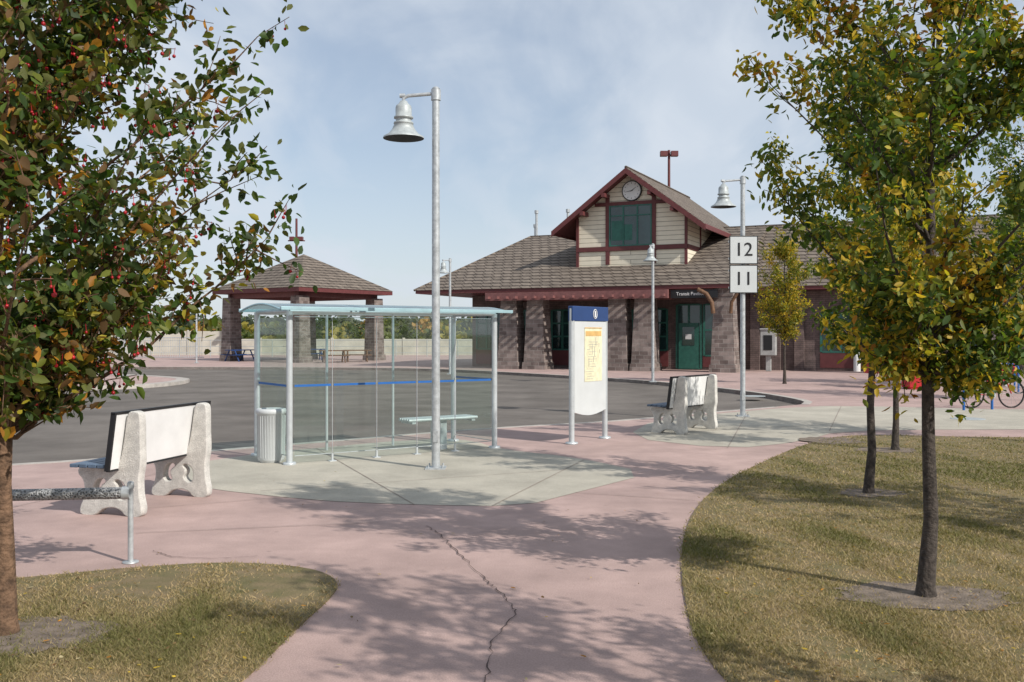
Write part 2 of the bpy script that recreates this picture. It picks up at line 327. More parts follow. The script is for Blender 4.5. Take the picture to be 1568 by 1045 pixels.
def tree(name,x,y,H,tr,zb,R,cz,rz,nl,leafsize,cols,wts,seed,bark='bark',lean=(0,0),nsub=9,nleaf=26,shape=None,berries=0,cx=0,cy=0,aspect=.5,up=.25,zmin=0):
    rs=random.Random(seed); root=empty(name,(x,y,0))
    b=MB(); K=10
    tp=[]
    for i in range(K+1):
        t=i/K; tp.append(Vector((lean[0]*t+cx*t*.8+rs.uniform(-.02,.02)*(t>0)*H*.25,lean[1]*t+cy*t*.8+rs.uniform(-.02,.02)*(t>0)*H*.25,H*.93*t)))
    trd=[tr*(1.35 if i==0 else 1)*(1-.86*(i/K)**.9) for i in range(K+1)]
    b.tube([tp[0]+Vector((0,0,-.05)),tp[0]+Vector((0,0,.08))]+tp[1:],[tr*1.6,tr*1.15]+trd[1:],10)
    def trunk_at(z):
        t=max(0,min(.999,z/(H*.93)))*K; i=int(t); return tp[i].lerp(tp[i+1],t-i)
    LP=[];LC=[];BP=[]
    twigs=MB()
    cc=np.array(cols)
    for i in range(nl):
        az=i*2.39996+rs.uniform(-.3,.3); t=(i+.5)/nl
        zt=cz-rz+2*rz*t**.9*.97; zn=(zt-cz)/rz
        rr=R*math.sqrt(max(.03,1-zn*zn)); 
        if shape: rr=R*shape((zt-(cz-rz))/(2*rz))
        rr*=rs.choice((rs.uniform(.4,.8),rs.uniform(.8,1.08),rs.uniform(.8,1.08)))
        e=Vector((cx+rr*math.cos(az),cy+rr*math.sin(az),zt+rs.uniform(-.15,.15)))
        zs=max(zb,min(H*.88,zt-rr*rs.uniform(.7,1.1))); s=trunk_at(zs)
        mid=s.lerp(e,.5)+Vector((rs.uniform(-.1,.1),rs.uniform(-.1,.1),-.06*rr+rs.uniform(-.05,.05)))
        pts=[]
        for k_ in range(7):
            u=k_/6; pts.append(s*(1-u)**2+mid*2*u*(1-u)+e*u*u+Vector((rs.uniform(-1,1),rs.uniform(-1,1),rs.uniform(-1,1)))*.025*(k_>0))
        r0=tr*.36*(1-.5*t); b.tube(pts,[r0*(1-.85*k_/6) for k_ in range(7)],6)
        limbdir=(e-s).normalized()
        hue=rs.random()
        for j in range(nsub):
            u=1.0 if j==0 else rs.uniform(.2,1.0); q=u*6; a=int(min(5,q)); p0=pts[a].lerp(pts[a+1],q-a)
            dr=(limbdir*(1.6 if j==0 else .6)+Vector((rs.gauss(0,.6),rs.gauss(0,.6),rs.gauss(up,.55)))).normalized()
            Ls=rs.uniform(.16,.42)*R*.6
            p1=p0+dr*Ls*.5+Vector((0,0,.02)); p2=p0+dr*Ls+Vector((rs.uniform(-.05,.05),rs.uniform(-.05,.05),rs.uniform(-.06,.06)))
            if p2.z>zmin: twigs.tube([p0,p1,p2],[r0*.3,r0*.2,.002],4,cap=False)
            cl=rs.random()
            for l in range(nleaf):
                v=rs.uniform(.1,1.05); pp=(p0.lerp(p1,v*2) if v<.5 else p1.lerp(p2,v*2-1))
                pp=pp+Vector((rs.gauss(0,1),rs.gauss(0,1),rs.gauss(0,1)))*leafsize*.8
                if pp.z<zmin: continue
                LP.append(pp); LC.append((cl,hue))
            if berries and p2.z>zmin+.15 and rs.random()<berries:
                for _ in range(rs.randint(2,4)):
                    q_=p0.lerp(p2,rs.uniform(.5,1.0)); BP.append(q_+Vector((rs.gauss(0,.02),rs.gauss(0,.02),rs.uniform(-.08,-.03))))
    b.obj('trunk_and_limbs',M[bark],root); twigs.obj('twigs',M[bark],root)
    P=np.array([tuple(p) for p in LP]); A=np.array(LC); n=len(P)
    w=np.cumsum(np.array(wts)/sum(wts)); key=.42*A[:,0]+.2*A[:,1]+.38*rng.random(n)
    rk=np.argsort(np.argsort(key))/n; idx=np.searchsorted(w,rk,side='right').clip(0,len(cols)-1)
    c=cc[idx]*rng.uniform(.65,1.35,n)[:,None]
    leaves('leaves',P,leafsize,c,M['leaf'],root,aspect=aspect)
    if BP:
        bb=MB()
        for p in BP:
            r=rs.uniform(.008,.0125); prof=[(0.0005,p.z-r),(r*.7,p.z-r*.7),(r,p.z),(r*.7,p.z+r*.7),(.0005,p.z+r)]
            bb.lathe(p.x,p.y,prof,8)
            bb.tube([(p.x,p.y,p.z+r),(p.x+rs.uniform(-.01,.01),p.y,p.z+r+.04)],.0015,4,cap=False)
        bb.obj('berries',M['berry'],root)
    return root
G1=(.045,.085,.015);G2=(.08,.12,.02);G3=(.14,.16,.024);Y1=(.33,.275,.03);Y2=(.48,.33,.035);O1=(.38,.17,.025);B1=(.15,.085,.035);DG=(.035,.06,.018);OL=(.11,.12,.035)
sh=lambda t: max(.12,(min(1,.45+t*1.7))*(1 if t<.6 else max(.2,1-(t-.6)*1.5)))
shL=lambda t: (.22+t*3.3) if t<.27 else max(.4,1.11-(t-.27)*.75)
tree('ash_tree',2.75,6.51,5.6,.052,1.5,1.12,3.3,1.95,58,.066,[G1,G2,G3,Y1,Y2,O1],[.14,.25,.25,.18,.14,.04],11,nsub=13,nleaf=38,shape=sh,cx=.12)
tree('ash_tree',3.9,10.71,5.2,.05,1.5,.9,3.2,1.8,34,.068,[G1,G2,G3,Y1,Y2],[.14,.22,.24,.22,.18],12,nsub=10,nleaf=34,lean=(.2,0))
tree('ash_tree',5.75,14.7,4.9,.05,1.7,1.1,3.4,1.7,32,.075,[G1,G2,G3,Y1,Y2],[.2,.2,.2,.2,.2],13,nsub=10,nleaf=30,lean=(.1,0))
tree('ash_tree',9.6,34.5,5.2,.055,1.7,.95,3.5,1.75,34,.10,[G3,Y1,Y2],[.4,.35,.25],14,nsub=9,nleaf=30,shape=sh)
tree('ash_tree',8.5,15.8,5.0,.06,1.6,1.5,3.5,1.8,40,.08,[G1,G2,G3,Y1,Y2],[.3,.3,.2,.1,.1],15,nsub=10,nleaf=30)
tree('ash_tree',7.3,7.3,5.2,.06,1.5,1.3,3.3,1.8,30,.095,[G1,G2,G3,Y1],[.3,.3,.2,.2],16,nsub=9,nleaf=24)
tree('ash_tree',3.6,2.3,5.2,.055,1.5,1.15,3.3,1.8,30,.09,[G1,G2,G3,Y1],[.3,.3,.2,.2],17,nsub=9,nleaf=26)
tree('ash_tree',17.0,32,6.6,.08,1.6,2.4,4.2,2.5,44,.14,[G1,G2,G3,Y1],[.4,.3,.2,.1],18,nsub=10,nleaf=30)
tree('ash_tree',14.0,25.5,5.6,.07,1.7,1.3,3.8,2.0,36,.10,[G1,G2,G3,Y1,Y2],[.25,.25,.2,.2,.1],19,nsub=9,nleaf=30)
tree('crabapple_tree',-2.95,5.7,4.7,.06,1.15,1.55,3.0,1.6,74,.076,[DG,G1,OL,G2,G3,B1,O1,Y1],[.15,.2,.22,.14,.10,.09,.05,.05],21,bark='barkb',nsub=15,nleaf=26,berries=.42,cx=-.05,shape=shL,aspect=.56,up=.3,zmin=1.28)
n=1100; yy=1/(1/4+(1/17-1/4)*rng.random(n)); xx=rng.uniform(-.55,.6,n)*yy
keep=inpoly(xx,yy,lawnR)|inpoly(xx,yy,lawnL)|(rng.random(n)<.09); xx=xx[keep];yy=yy[keep]
P=np.stack([xx,yy,np.full(len(xx),.035)],1)
o=leaves('fallen_leaves',P,.042,palette(len(P),[Y2,O1,B1,(.2,.13,.05),(.4,.34,.2)],[.15,.15,.3,.25,.15]),M['grassm'],droop=.1)
co=np.array([v.co[:] for v in o.data.vertices]).reshape(-1,6,3); zc=co[:,:1,2]; inl=inpoly(xx,yy,lawnR)|inpoly(xx,yy,lawnL)
co[:,:,2]=np.where(inl[:,None],.026,.012)+(co[:,:,2]-zc).clip(-.6,.6)*.22+.004
co[:,:,2]=co[:,:,2].clip(.008,.08); o.data.vertices.foreach_set('co',co.astype(np.float32).ravel()); o.data.update()

# ------------------------------------------------------------------ street lamps
def lamp(x,y,H=4.95,ang=math.pi,r=.055,signs=None,name='street_lamp'):
    e=empty(name,(x,y,0)); b=MB()
    b.tube([(0,0,0),(0,0,H)],[r,r*.88],16); b.lathe(0,0,[(.0,H+.02),(.03,H+.015),(r*.95,H-.01)],16)
    b.box(-.13,.13,-.13,.13,.004,.022)
    for a in(-1,1):
        for c in(-1,1): b.tube([(a*.09,c*.09,.02),(a*.09,c*.09,.06)],.012,6)
    ca,sa=math.cos(ang),math.sin(ang)
    b.tube([(0,0,H-.16),(0,0,H-.02)],r*1.15,16)
    b.tube([(0,0,H-.07),(ca*.36,sa*.36,H-.10),(ca*.42,sa*.42,H-.13),(ca*.42,sa*.42,H-.2)],.024,10)
    b.tube([(ca*.4,sa*.4,H-.10),(ca*.47,sa*.47,H-.10)],.03,8)
    b.box(-.03,.03,-r-.006,-r+.01,.35,.5)
    b.obj('pole_and_arm',M['galv'],e)
    s=MB(); z=H-.17
    s.lathe(ca*.42,sa*.42,[(.001,z),(.045,z),(.06,z-.03),(.095,z-.06),(.105,z-.09),(.105,z-.2),(.125,z-.205),(.125,z-.225),(.10,z-.23),(.10,z-.27),(.125,z-.275),(.13,z-.295),(.12,z-.30),(.15,z-.37),(.2,z-.43),(.262,z-.465),(.266,z-.485)],28)
    s.obj('lamp_shade',M['galvd'],e)
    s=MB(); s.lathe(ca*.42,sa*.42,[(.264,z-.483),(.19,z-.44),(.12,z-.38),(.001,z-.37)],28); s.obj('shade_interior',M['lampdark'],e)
    if signs:
        w=.3
        for i,t in enumerate(signs):
            z1=3.83-i*.615; z0=z1-.60
            MB().box(-w,w,-.075,-.062,z0,z1).obj('sign_plate',M['black'],e)
            MB().box(-w+.02,w-.02,-.081,-.076,z0+.02,z1-.02).obj('sign_face',M['plate'],e)
            text(t,.40,(0,-.086,(z0+z1)/2),(math.pi/2,0,0),M['black'],e,'sign_number')
            MB().box(-w-.02,w+.02,-.062,-.055,z0+.1,z0+.14).box(-w-.02,w+.02,-.062,-.055,z1-.14,z1-.1).obj('bracket',M['galv'],e)
    return e
lamp(-.99,12.74,4.95,math.pi)
lamp(4.9,20.8,5.1,math.radians(185),signs=['12','11'])
lamp(5.15,35.8,5.05,math.radians(250))
lamp(-2.7,42.7,5.05,math.radians(230)); lamp(-16.2,41,5.0,math.radians(240)); lamp(-19,59,5.0,math.radians(20))
def flood(x,y,H,w=.5,r=.14):
    e=empty('floodlight_mast',(x,y,0)); b=MB(); b.tube([(0,0,0),(0,0,H)],[r,r*.6],10)
    b.tube([(-w*1.3,0,H-1.7),(w*1.3,0,H-1.7)],.05,6)
    b.box(-w,-.15,-.25,.2,H-1.68,H-1.4); b.box(.15,w,-.25,.2,H-1.68,H-1.4); b.obj('mast',M['maroon'],e)
flood(-16.5,75,10.6); 
e=empty('floodlight_mast',(12.5,78,0)); b=MB(); b.tube([(0,0,0),(0,0,16.4)],[.16,.1],10); b.tube([(-.7,0,16),(.7,0,16)],.07,6); b.box(-.7,-.15,-.3,.2,15.9,16.3); b.box(.15,.7,-.3,.2,15.9,16.3); b.obj('mast',M['maroon'],e)

# ------------------------------------------------------------------ bus shelter
S=empty('bus_shelter',(-2.98,13.12,0),math.radians(35)); L=3.31; W=1.2; ZT=2.06
b=MB()
for px,py in((0,0),(L,0),(0,W),(L,W)): b.tube([(px,py,.0),(px,py,ZT)],.042,14); b.lathe(px,py,[(.001,.035),(.085,.035),(.09,.02),(.09,.004)],14)
for px in(1.08,2.2): b.tube([(px,W,.0),(px,W,ZT)],.02,10)
b.tube([(0,0,ZT),(L,0,ZT)],.03,10); b.tube([(0,W,ZT),(L,W,ZT)],.03,10); b.tube([(0,0,ZT),(0,W,ZT)],.03,10); b.tube([(L,0,ZT),(L,W,ZT)],.03,10)
for px in(.62,1.3,1.95,2.6): b.tube([(px,0,.0),(px,0,.11)],.018,8); b.box(px-.05,px+.05,-.04,.04,.004,.015)
b.obj('posts_and_frame',M['alum'],S)
b=MB(); segs=[(.07,.6),(.64,1.28),(1.32,1.93),(1.97,2.58),(2.62,L-.07)]
def pane(b,xa,ya,xb,yb,z0=.12,z1=1.98): b.add([(xa,ya,z0),(xb,yb,z0),(xb,yb,z1),(xa,ya,z1)],[(0,1,2,3)])
for s0,s1 in segs: pane(b,s0,0,s1,0)
pane(b,0,.07,0,W-.07); pane(b,L,.07,L,W-.07); pane(b,.07,W,1.05,W)
b.obj('glass_panels',M['glass'],S)
b=MB()
for s0,s1 in segs: b.box(s0,s1,-.006,-.003,1.04,1.07)
b.box(-.006,-.003,.07,W-.07,1.04,1.07); b.box(L+.003,L+.006,.07,W-.07,1.04,1.07); b.obj('blue_stripe',M['blue'],S)
b=MB()
for s0,s1 in segs: b.box(s0,s1,-.008,.008,.11,.119); b.box(s0,s1,-.008,.008,1.981,1.990)
b.box(-.008,.008,.07,W-.07,.11,.119); b.box(L-.008,L+.008,.07,W-.07,.11,.119)
for s0,s1 in segs[1:]: b.box(s0-.023,s0-.017,-.006,.006,.12,1.98)
b.obj('glass_rails',M['galvd'],S)
b=MB(); K=10; vs=[];fs=[]; AR=.09
for i in range(K+1):
    t=i/K; y=-.18+(W+.36)*t; z=2.09+AR*math.sin(math.pi*t)
    for x in(-.18,L+.18): vs.append((x,y,z))
for i in range(K):
    o=i*2; fs.append((o,o+1,o+3,o+2))
b.add(vs,fs,True); b.obj('curved_roof',M['roofglass'],S)
b=MB(); b.box(-.2,L+.2,-.21,-.178,2.07,2.115); b.box(-.2,L+.2,W+.178,W+.21,2.07,2.115)
for x in(-.19,.9,2.2,L+.19): b.tube([(x,-.17+(W+.34)*i/10,2.09+AR*math.sin(math.pi*i/10)-.015) for i in range(11)],.017,8)
b.obj('roof_edges',M['lblue'],S,.004)
b=MB()
for i in range(5): b.tube([(1.95,.25+i*.07,.47),(3.15,.25+i*.07,.47)],.026,10)
b.box(2.0,2.06,.22,.56,.42,.445); b.box(3.04,3.1,.22,.56,.42,.445); b.box(2.46,2.64,.3,.48,0,.445); b.obj('bench_seat',M['alum'],S)
e=empty('litter_bin',(-3.30,13.42,0)); b=MB()
b.lathe(0,0,[(.15,.0),(.17,.03),(.18,.05),(.19,.66),(.2,.665),(.205,.70),(.195,.73),(.16,.735),(.15,.70),(.15,.3),(.001,.3)],32)
for i in range(32):
    a=2*math.pi*i/32; b.tube([(.182*math.cos(a),.182*math.sin(a),.07),(.191*math.cos(a),.191*math.sin(a),.64)],.004,5)
b.obj('fluted_body',M['plate'],e)

# ------------------------------------------------------------------ information sign
ang=math.atan2(16.45-15.6,1.56-.95); wS=math.hypot(16.45-15.6,1.56-.95)
e=empty('information_sign',(.95,15.6,0),ang)
b=MB(); 
for x in(0,wS): b.tube([(x,0,0),(x,0,2.16)],.045,14); b.lathe(x,0,[(.001,.03),(.1,.03),(.1,.004)],12)
b.obj('posts',M['alum'],e)
b=MB(); K=10
prof=[(.03,1.955),(wS-.03,1.955),(wS-.03,.5)]+[(wS-.03-(wS-.06)*i/K,.5-.07*math.sin(math.pi*i/K)) for i in range(1,K)]+[(.03,.5)]
nP=len(prof); vs=[(x,-.035,z) for x,z in prof]+[(x,.035,z) for x,z in prof]
b.add(vs,[tuple(range(nP))[::-1],tuple(range(nP,2*nP))]+[(i,(i+1)%nP,nP+(i+1)%nP,nP+i) for i in range(nP)]); b.obj('panel',M['plate'],e)
b=MB(); b.box(-.04,wS+.04,-.045,.045,1.96,2.2)
b.obj('header',M['navy'],e,.01)
b=MB(); b.tube([(wS*.62+.06*math.cos(a*.5236),-.05,2.08+.075*math.sin(a*.5236)) for a in range(13)],.007,6); b.box(wS*.60,wS*.64,-.055,-.047,2.03,2.13); b.obj('logo',M['white'],e)
b=MB(); b.box(.33,wS-.17,-.042,-.037,.98,1.84); b.obj('map_poster',M['map'],e)
b=MB(); b.box(.36,wS-.2,-.046,-.043,1.72,1.8); b.box(.33,wS-.17,-.046,-.043,1.845,1.86); b.obj('poster_heading',M['orange'],e)
b=MB()
random.seed(3)
for i in range(16): 
    z=1.02+i*.04; x0=random.uniform(.36,.5); b.box(x0,x0+random.uniform(.08,.3),-.0455,-.0425,z,z+.006)
for i in range(8):
    x=random.uniform(.4,.8); z=random.uniform(1.1,1.6); b.box(x,x+.008,-.0465,-.0435,z,z+random.uniform(.05,.15))
b.obj('poster_print',M['grey'],e)

# ------------------------------------------------------------------ benches
def bench(x,y,ang,name='park_bench'):
    e=empty(name,(x,y,0),ang)
    outer=[(0,0),(.14,0),(.20,.07),(.30,.095),(.42,.07),(.49,0),(.64,0),(.65,.06),(.60,.16),(.59,.28),(.62,.36),(.67,.40),(.66,.45),(.60,.47),(.42,.44),(.27,.45),(.20,.52),(.165,.68),(.14,.84),(.125,.96),(.10,1.0),(.03,1.0),(.0,.97),(.0,.7),(-.01,.5),(.02,.38),(.015,.2),(-.02,.08)]
    holes=[[( .29,.20),( .22,.14),(.15,.15),(.13,.24),(.16,.33),(.25,.37),(.30,.33),(.24,.28)],[(.38,.17),(.46,.14),(.52,.18),(.52,.28),(.47,.36),(.38,.37),(.35,.32),(.43,.27)]]
    for xx in(.2,1.37):
        c=bpy.data.curves.new('concrete_end','CURVE'); c.dimensions='2D'; c.fill_mode='BOTH'; c.extrude=.04; c.bevel_depth=.012; c.bevel_resolution=2
        for sp,hl in [(chaikin(outer,2,True),0)]+[(chaikin(h,2,True),1) for h in holes]:
            s=c.splines.new('POLY'); s.points.add(len(sp)-1)
            for i,(a,z) in enumerate(sp): s.points[i].co=(a,z,0,1)
            s.use_cyclic_u=True
        c.materials.append(M['benchc'])
        o=bpy.data.objects.new('concrete_end',c); COL.objects.link(o); o.parent=e
        o.matrix_local=Matrix(((0,0,1,xx),(1,0,0,0),(0,1,0,0),(0,0,0,1)))
    def slab(x0,x1,ya,yb,za,zb,t):
        b.add([(x0,ya,za),(x1,ya,za),(x1,ya+t,za),(x0,ya+t,za),(x0,yb,zb),(x1,yb,zb),(x1,yb+t,zb),(x0,yb+t,zb)],[(0,3,2,1),(4,5,6,7),(0,1,5,4),(1,2,6,5),(2,3,7,6),(3,0,4,7)])
    b=MB(); slab(0.01,1.64,.225,.150,.46,.985,.03); b.obj('backrest_panel',M['white'],e)
    b=MB(); slab(-.015,.008,.215,.140,.45,1.0,.05); slab(1.642,1.665,.215,.140,.45,1.0,.05); slab(-.015,1.665,.142,.139,.988,1.012,.05); slab(.01,1.64,.222,.226,.44,.458,.04); b.obj('black_edging',M['black'],e)
    b=MB()
    for i in range(4): b.box(0,1.65,.27+i*.1,.355+i*.1,.475,.51)
    b.obj('seat_slats',M['slat'],e,.006)
    return e
bench(-3.60,9.22,math.atan2(.97,.237)); bench(2.90,16.9,math.atan2(.80,.62))

# ------------------------------------------------------------------ rail, bottom left
e=empty('leaning_rail',(-2.92,7.5,0),math.radians(184)); b=MB()
b.tube([(0,0,0),(0,0,.60)],.021,12); b.lathe(0,0,[(.001,.012),(.06,.012),(.06,.002)],14); b.lathe(0,0,[(.001,.625),(.022,.62),(.026,.60),(.026,.57)],12)
b.tube([(1.7,0,0),(1.7,0,.60)],.021,12); b.obj('posts',M['galv'],e)
b=MB(); b.tube([(.03,0,.535),(1.7,0,.52)],.045,16); b.obj('mesh_rail',M['mesh'],e)
b=MB(); b.tube([(.0,0,.535),(.06,0,.535)],.05,16); b.obj('rail_collar',M['galv'],e)

# ------------------------------------------------------------------ station building
B=empty('station_building',(6,49.5,0),math.radians(-25))
RZ=7.55; EZ=4.04
MB().box(-9,5.2,0,12,0,3.84).obj('main_walls',M['wall'],B)
MB().box(5.2,24,1.2,12,0,3.84).obj('wing_walls',M['wall'],B)
b=MB(); b.box(-10.8,5.7,-3,15,3.86,4.03); b.box(5.705,24,.3,15,3.86,4.03); b.obj('eaves_fascia',M['maroon'],B)
b=MB(); A=(-10.85,-3.05,EZ);Bp=(5.75,-3.05,EZ);R1=(-8.2,6,RZ);R2=(5.75,6,RZ);R3=(24.05,6,RZ)
b.add([A,Bp,R2,R1],[(0,1,2,3)]); b.add([A,R1,(-10.85,15.05,EZ)],[(0,1,2)]); b.add([(5.75,.25,EZ),(24.05,.25,EZ),R3,R2],[(0,1,2,3)])
b.add([Bp,(5.75,.25,EZ),R2],[(0,1,2)]); b.add([(-10.85,15.05,EZ),R1,R3,(24.05,15.05,EZ)],[(0,1,2,3)]); b.obj('main_roof',M['shingle'],B)
b=MB(); b.tube([R1,R3],.07,6); b.tube([A,R1],.06,6); b.obj('ridge_caps',M['shingle'],B)
gw=2.9; gs=(10.0-7.04)/3.95; gz=lambda u: 10.0-abs(u)*gs
b=MB(); yf,yb=.0,10.8
prof=[(-gw,4.6),(gw,4.6),(gw,gz(gw)-.12),(0,9.88),(-gw,gz(gw)-.12)]
b.add([(x,yf,z) for x,z in prof]+[(x,yb,z) for x,z in prof],[(4,3,2,1,0),(5,6,7,8,9),(1,2,7,6),(0,5,9,4)]); b.obj('gable_walls',M['siding'],B)
def slabroof(b,u0,u1,y0,y1,off,t):
    v=[(u0,y0,gz(u0)+off),(u1,y0,gz(u1)+off),(u1,y1,gz(u1)+off),(u0,y1,gz(u0)+off)]
    b.add(v+[(x,y,z-t) for x,y,z in v],[(0,1,2,3),(7,6,5,4),(0,4,5,1),(1,5,6,2),(2,6,7,3),(3,7,4,0)])
b=MB(); slabroof(b,-3.95,0,-.8,11.4,.06,.1); slabroof(b,0,3.95,-.8,11.4,.06,.1); b.tube([(0,-.8,10.07),(0,11.4,10.07)],.08,6); b.obj('gable_roof',M['shingle'],B)
b=MB(); slabroof(b,-4.0,0,-.86,-.805,.03,.28); slabroof(b,0,4.0,-.86,-.805,.03,.28); slabroof(b,-3.93,-.03,-.79,11.38,-.045,.05); slabroof(b,.03,3.93,-.79,11.38,-.045,.05)
b.box(3.94,4.02,-.8,11.4,gz(3.95)-.2,gz(3.95)+.03); b.box(-4.02,-3.94,-.8,11.4,gz(3.95)-.2,gz(3.95)+.03); b.obj('barge_boards',M['maroon'],B)
b=MB()
b.box(-2.93,2.93,-.09,-.003,5.98,6.2); b.box(-1.9,1.9,-.085,-.003,8.28,8.46)
for u in(-1.22,1.22): b.box(u-.1,u+.1,-.08,-.003,5.3,gz(1.3)-.35)
for u in(-2.86,2.86): b.box(u-.07,u+.07,-.07,-.003,5.1,gz(2.9)-.1)
for u in(-2.35,2.35,-1.2,1.2): b.box(u-.09,u+.09,-.84,-.003,gz(u)-.45,gz(u)-.25)
b.box(2.905,2.95,.0,10.8,5.98,6.2); b.box(2.905,2.95,2.5,2.65,5,gz(2.9)-.2); b.box(2.905,2.95,5.5,5.65,5,gz(2.9)-.2); b.obj('timber_trim',M['maroon'],B)
b=MB(); b.box(-1.12,1.12,-.06,-.003,6.2,8.28); b.obj('gable_window_glass',M['wglass'],B)
b=MB()
for u in(-1.09,-.37,.37,1.09): b.box(u-.035,u+.035,-.1,-.062,6.2,8.28)
for z in(6.24,7.75,8.24): b.box(-1.05,1.05,-.095,-.0615,z-.03,z+.03)
b.obj('gable_window_frame',M['green'],B)
b=MB(); b.box(-1.0,-.42,-.068,-.0625,6.5,7.5); b.box(-.32,.1,-.068,-.0625,6.5,7.3); b.obj('painted_reflections',M['green'],B)  # flat green patches painted in for reflections on the gable glass
def disc(b,u,z,r,y0,y1,n=32,r2=None):
    p=[(u+r*math.cos(2*math.pi*i/n),z+r*math.sin(2*math.pi*i/n)) for i in range(n)]
    b.add([(x,y0,z_) for x,z_ in p]+[(x,y1,z_) for x,z_ in p],[tuple(range(n))[::-1],tuple(range(n,2*n))]+[(i,(i+1)%n,n+(i+1)%n,n+i) for i in range(n)])
b=MB(); disc(b,.08,8.98,.52,-.1,-.003); b.obj('clock_rim',M['black'],B)
b=MB(); disc(b,.08,8.98,.465,-.125,-.101); b.obj('clock_face',M['white'],B)
b=MB()
for i in range(12):
    a=i*math.pi/6; c,s=math.cos(a),math.sin(a); r0,r1,w=.35,.41,.013
    b.add([(.08+c*r0-s*w,-.13,8.98+s*r0+c*w),(.08+c*r0+s*w,-.13,8.98+s*r0-c*w),(.08+c*r1+s*w,-.13,8.98+s*r1-c*w),(.08+c*r1-s*w,-.13,8.98+s*r1+c*w)],[(0,1,2,3)])
for a,r1,w in((math.radians(35),.28,.022),(math.radians(190),.36,.018)):
    c,s=math.cos(a),math.sin(a); r0=-.06
    b.add([(.08+c*r0-s*w,-.135,8.98+s*r0+c*w),(.08+c*r0+s*w,-.135,8.98+s*r0-c*w),(.08+c*r1+s*w*.4,-.135,8.98+s*r1-c*w*.4),(.08+c*r1-s*w*.4,-.135,8.98+s*r1+c*w*.4)],[(0,1,2,3)])
b.obj('clock_hands_and_marks',M['black'],B)
b=MB()
for u in(-5.55,-4.1,.19,1.5,5.3): b.taper(u,-2.3,.0,.35,.62,.6); b.taper(u,-2.3,.35,3.5,.55,.42); b.taper(u,-2.3,3.5,3.86,.46,.46)
for u in(13,16.5,20): b.taper(u,-.6,0,3.86,.5,.42)
b.obj('stone_columns',M['stone'],B)
b=MB(); b.box(-6.5,2.9,-3.45,-3.25,3.42,3.82)
b.box(-6.2,2.6,-1.6,-1.4,3.42,3.82)
for i in range(19): u=-6.3+i*.5; b.box(u,u+.1,-3.75,-1.2,3.50,3.62)
b.obj('pergola_beams',M['maroonl'],B)
b=MB()
b.tube([(4.9,-2.95,2.7),(4.85,-3.0,3.2),(4.6,-3.0,3.6),(4.2,-3.0,3.82)],.1,6); b.tube([(5.7,-2.95,2.7),(5.75,-3.0,3.2),(6.0,-3.0,3.6)],.08,6); b.obj('timber_bracket',M['wood'],B)
gl=MB(); fr=MB(); pn=MB()
def win(u0,u1,v,z0,z1,nx,nz,panel=True):
    gl.box(u0,u1,v-.03,v-.003,z0,z1)
    for i in range(nx+1):
        u=u0+(u1-u0)*i/nx; fr.box(u-.05,u+.05,v-.075,v-.032,z0,z1)
    for k_ in range(nz+1):
        z=z0+(z1-z0)*k_/nz; fr.box(u0+.052,u1-.052,v-.07,v-.031,z-.04,z+.04)
    if panel: pn.box(u0-.05,u1+.05,v-.06,v-.003,.15,z0-.045)
for u0,u1 in((-8.7,-6.9),(-6.5,-4.7),(-4.3,-2.5),(-2.1,-.3),(.1,1.9)): win(u0,u1,0,.95,3.0,3,3)
win(2.4,3.6,0,.06,3.2,2,1,False); win(3.75,4.9,0,.7,3.2,2,2)
for u0,u1 in((9.1,10.9),(12.2,14.2),(15.5,17.5)): win(u0,u1,1.2,.9,2.75,4,2)
gl.obj('window_glass',M['wglass'],B); fr.obj('window_frames',M['green'],B); pn.obj('maroon_panels',M['maroon'],B)
b=MB(); b.box(2.5,3.5,-.11,-.078,.06,2.3); b.obj('entrance_door',M['green'],B)
b=MB(); b.box(2.7,3.3,-.125,-.112,1.2,2.1); b.obj('door_glass',M['wglass'],B)
b=MB(); b.box(2.85,3.15,-.135,-.127,1.5,1.75); b.obj('door_notice',M['white'],B)
b=MB()
for u in(6.0,7.0,8.1,11.6,14.7): b.box(u-.22,u+.22,1.0,1.197,0,3.85)
b.obj('brick_pilasters',M['wall'],B)
b=MB(); b.box(2.9,5.1,-2.95,-2.88,3.42,3.80); b.obj('station_name_board',M['black'],B)
text('Transit Pavilion',.22,(3.85,-2.96,3.61),(math.pi/2,0,0),M['white'],B,'name_lettering')
b=MB()
for u,v,z0,z1 in((-9.2,9,5,8.6),(-8.9,8.5,5,9.4),(-6.6,8,7,9.3)): b.tube([(u,v,z0),(u,v,z1)],.08,8); b.tube([(u,v,z1-.15),(u,v,z1+.05)],.13,8)
b.obj('flue_pipes',M['galv'],B)

# ------------------------------------------------------------------ pavilion
T=empty('picnic_pavilion',(-12.86,59.1,0),math.atan2(6.8,4.9)); Ls=8.35; ez=4.62
b=MB(); b.add([(0,0,ez),(Ls,0,ez),(Ls,Ls,ez),(0,Ls,ez),(Ls/2,Ls/2,7.05)],[(0,1,4),(1,2,4),(2,3,4),(3,0,4)]); b.obj('hip_roof',M['shingle'],T)
b=MB(); b.box(.04,Ls-.04,.04,Ls-.04,ez-.26,ez-.01); b.obj('fascia',M['maroon'],T)
b=MB()
for u,v in((.9,.9),(Ls-.9,.9),(.9,Ls-.9),(Ls-.9,Ls-.9)): b.taper(u,v,0,.4,.55,.53); b.taper(u,v,.4,ez-.5,.47,.4); 
b.obj('stone_columns',M['stone'],T)
b=MB(); b.box(.7,Ls-.7,.8,1.0,ez-.55,ez-.27); b.box(.7,Ls-.7,Ls-1.0,Ls-.8,ez-.55,ez-.27); b.box(.8,1.0,1.0,Ls-1.0,ez-.55,ez-.27); b.box(Ls-1.0,Ls-.8,1.0,Ls-1.0,ez-.55,ez-.27); b.obj('beams',M['maroonl'],T)
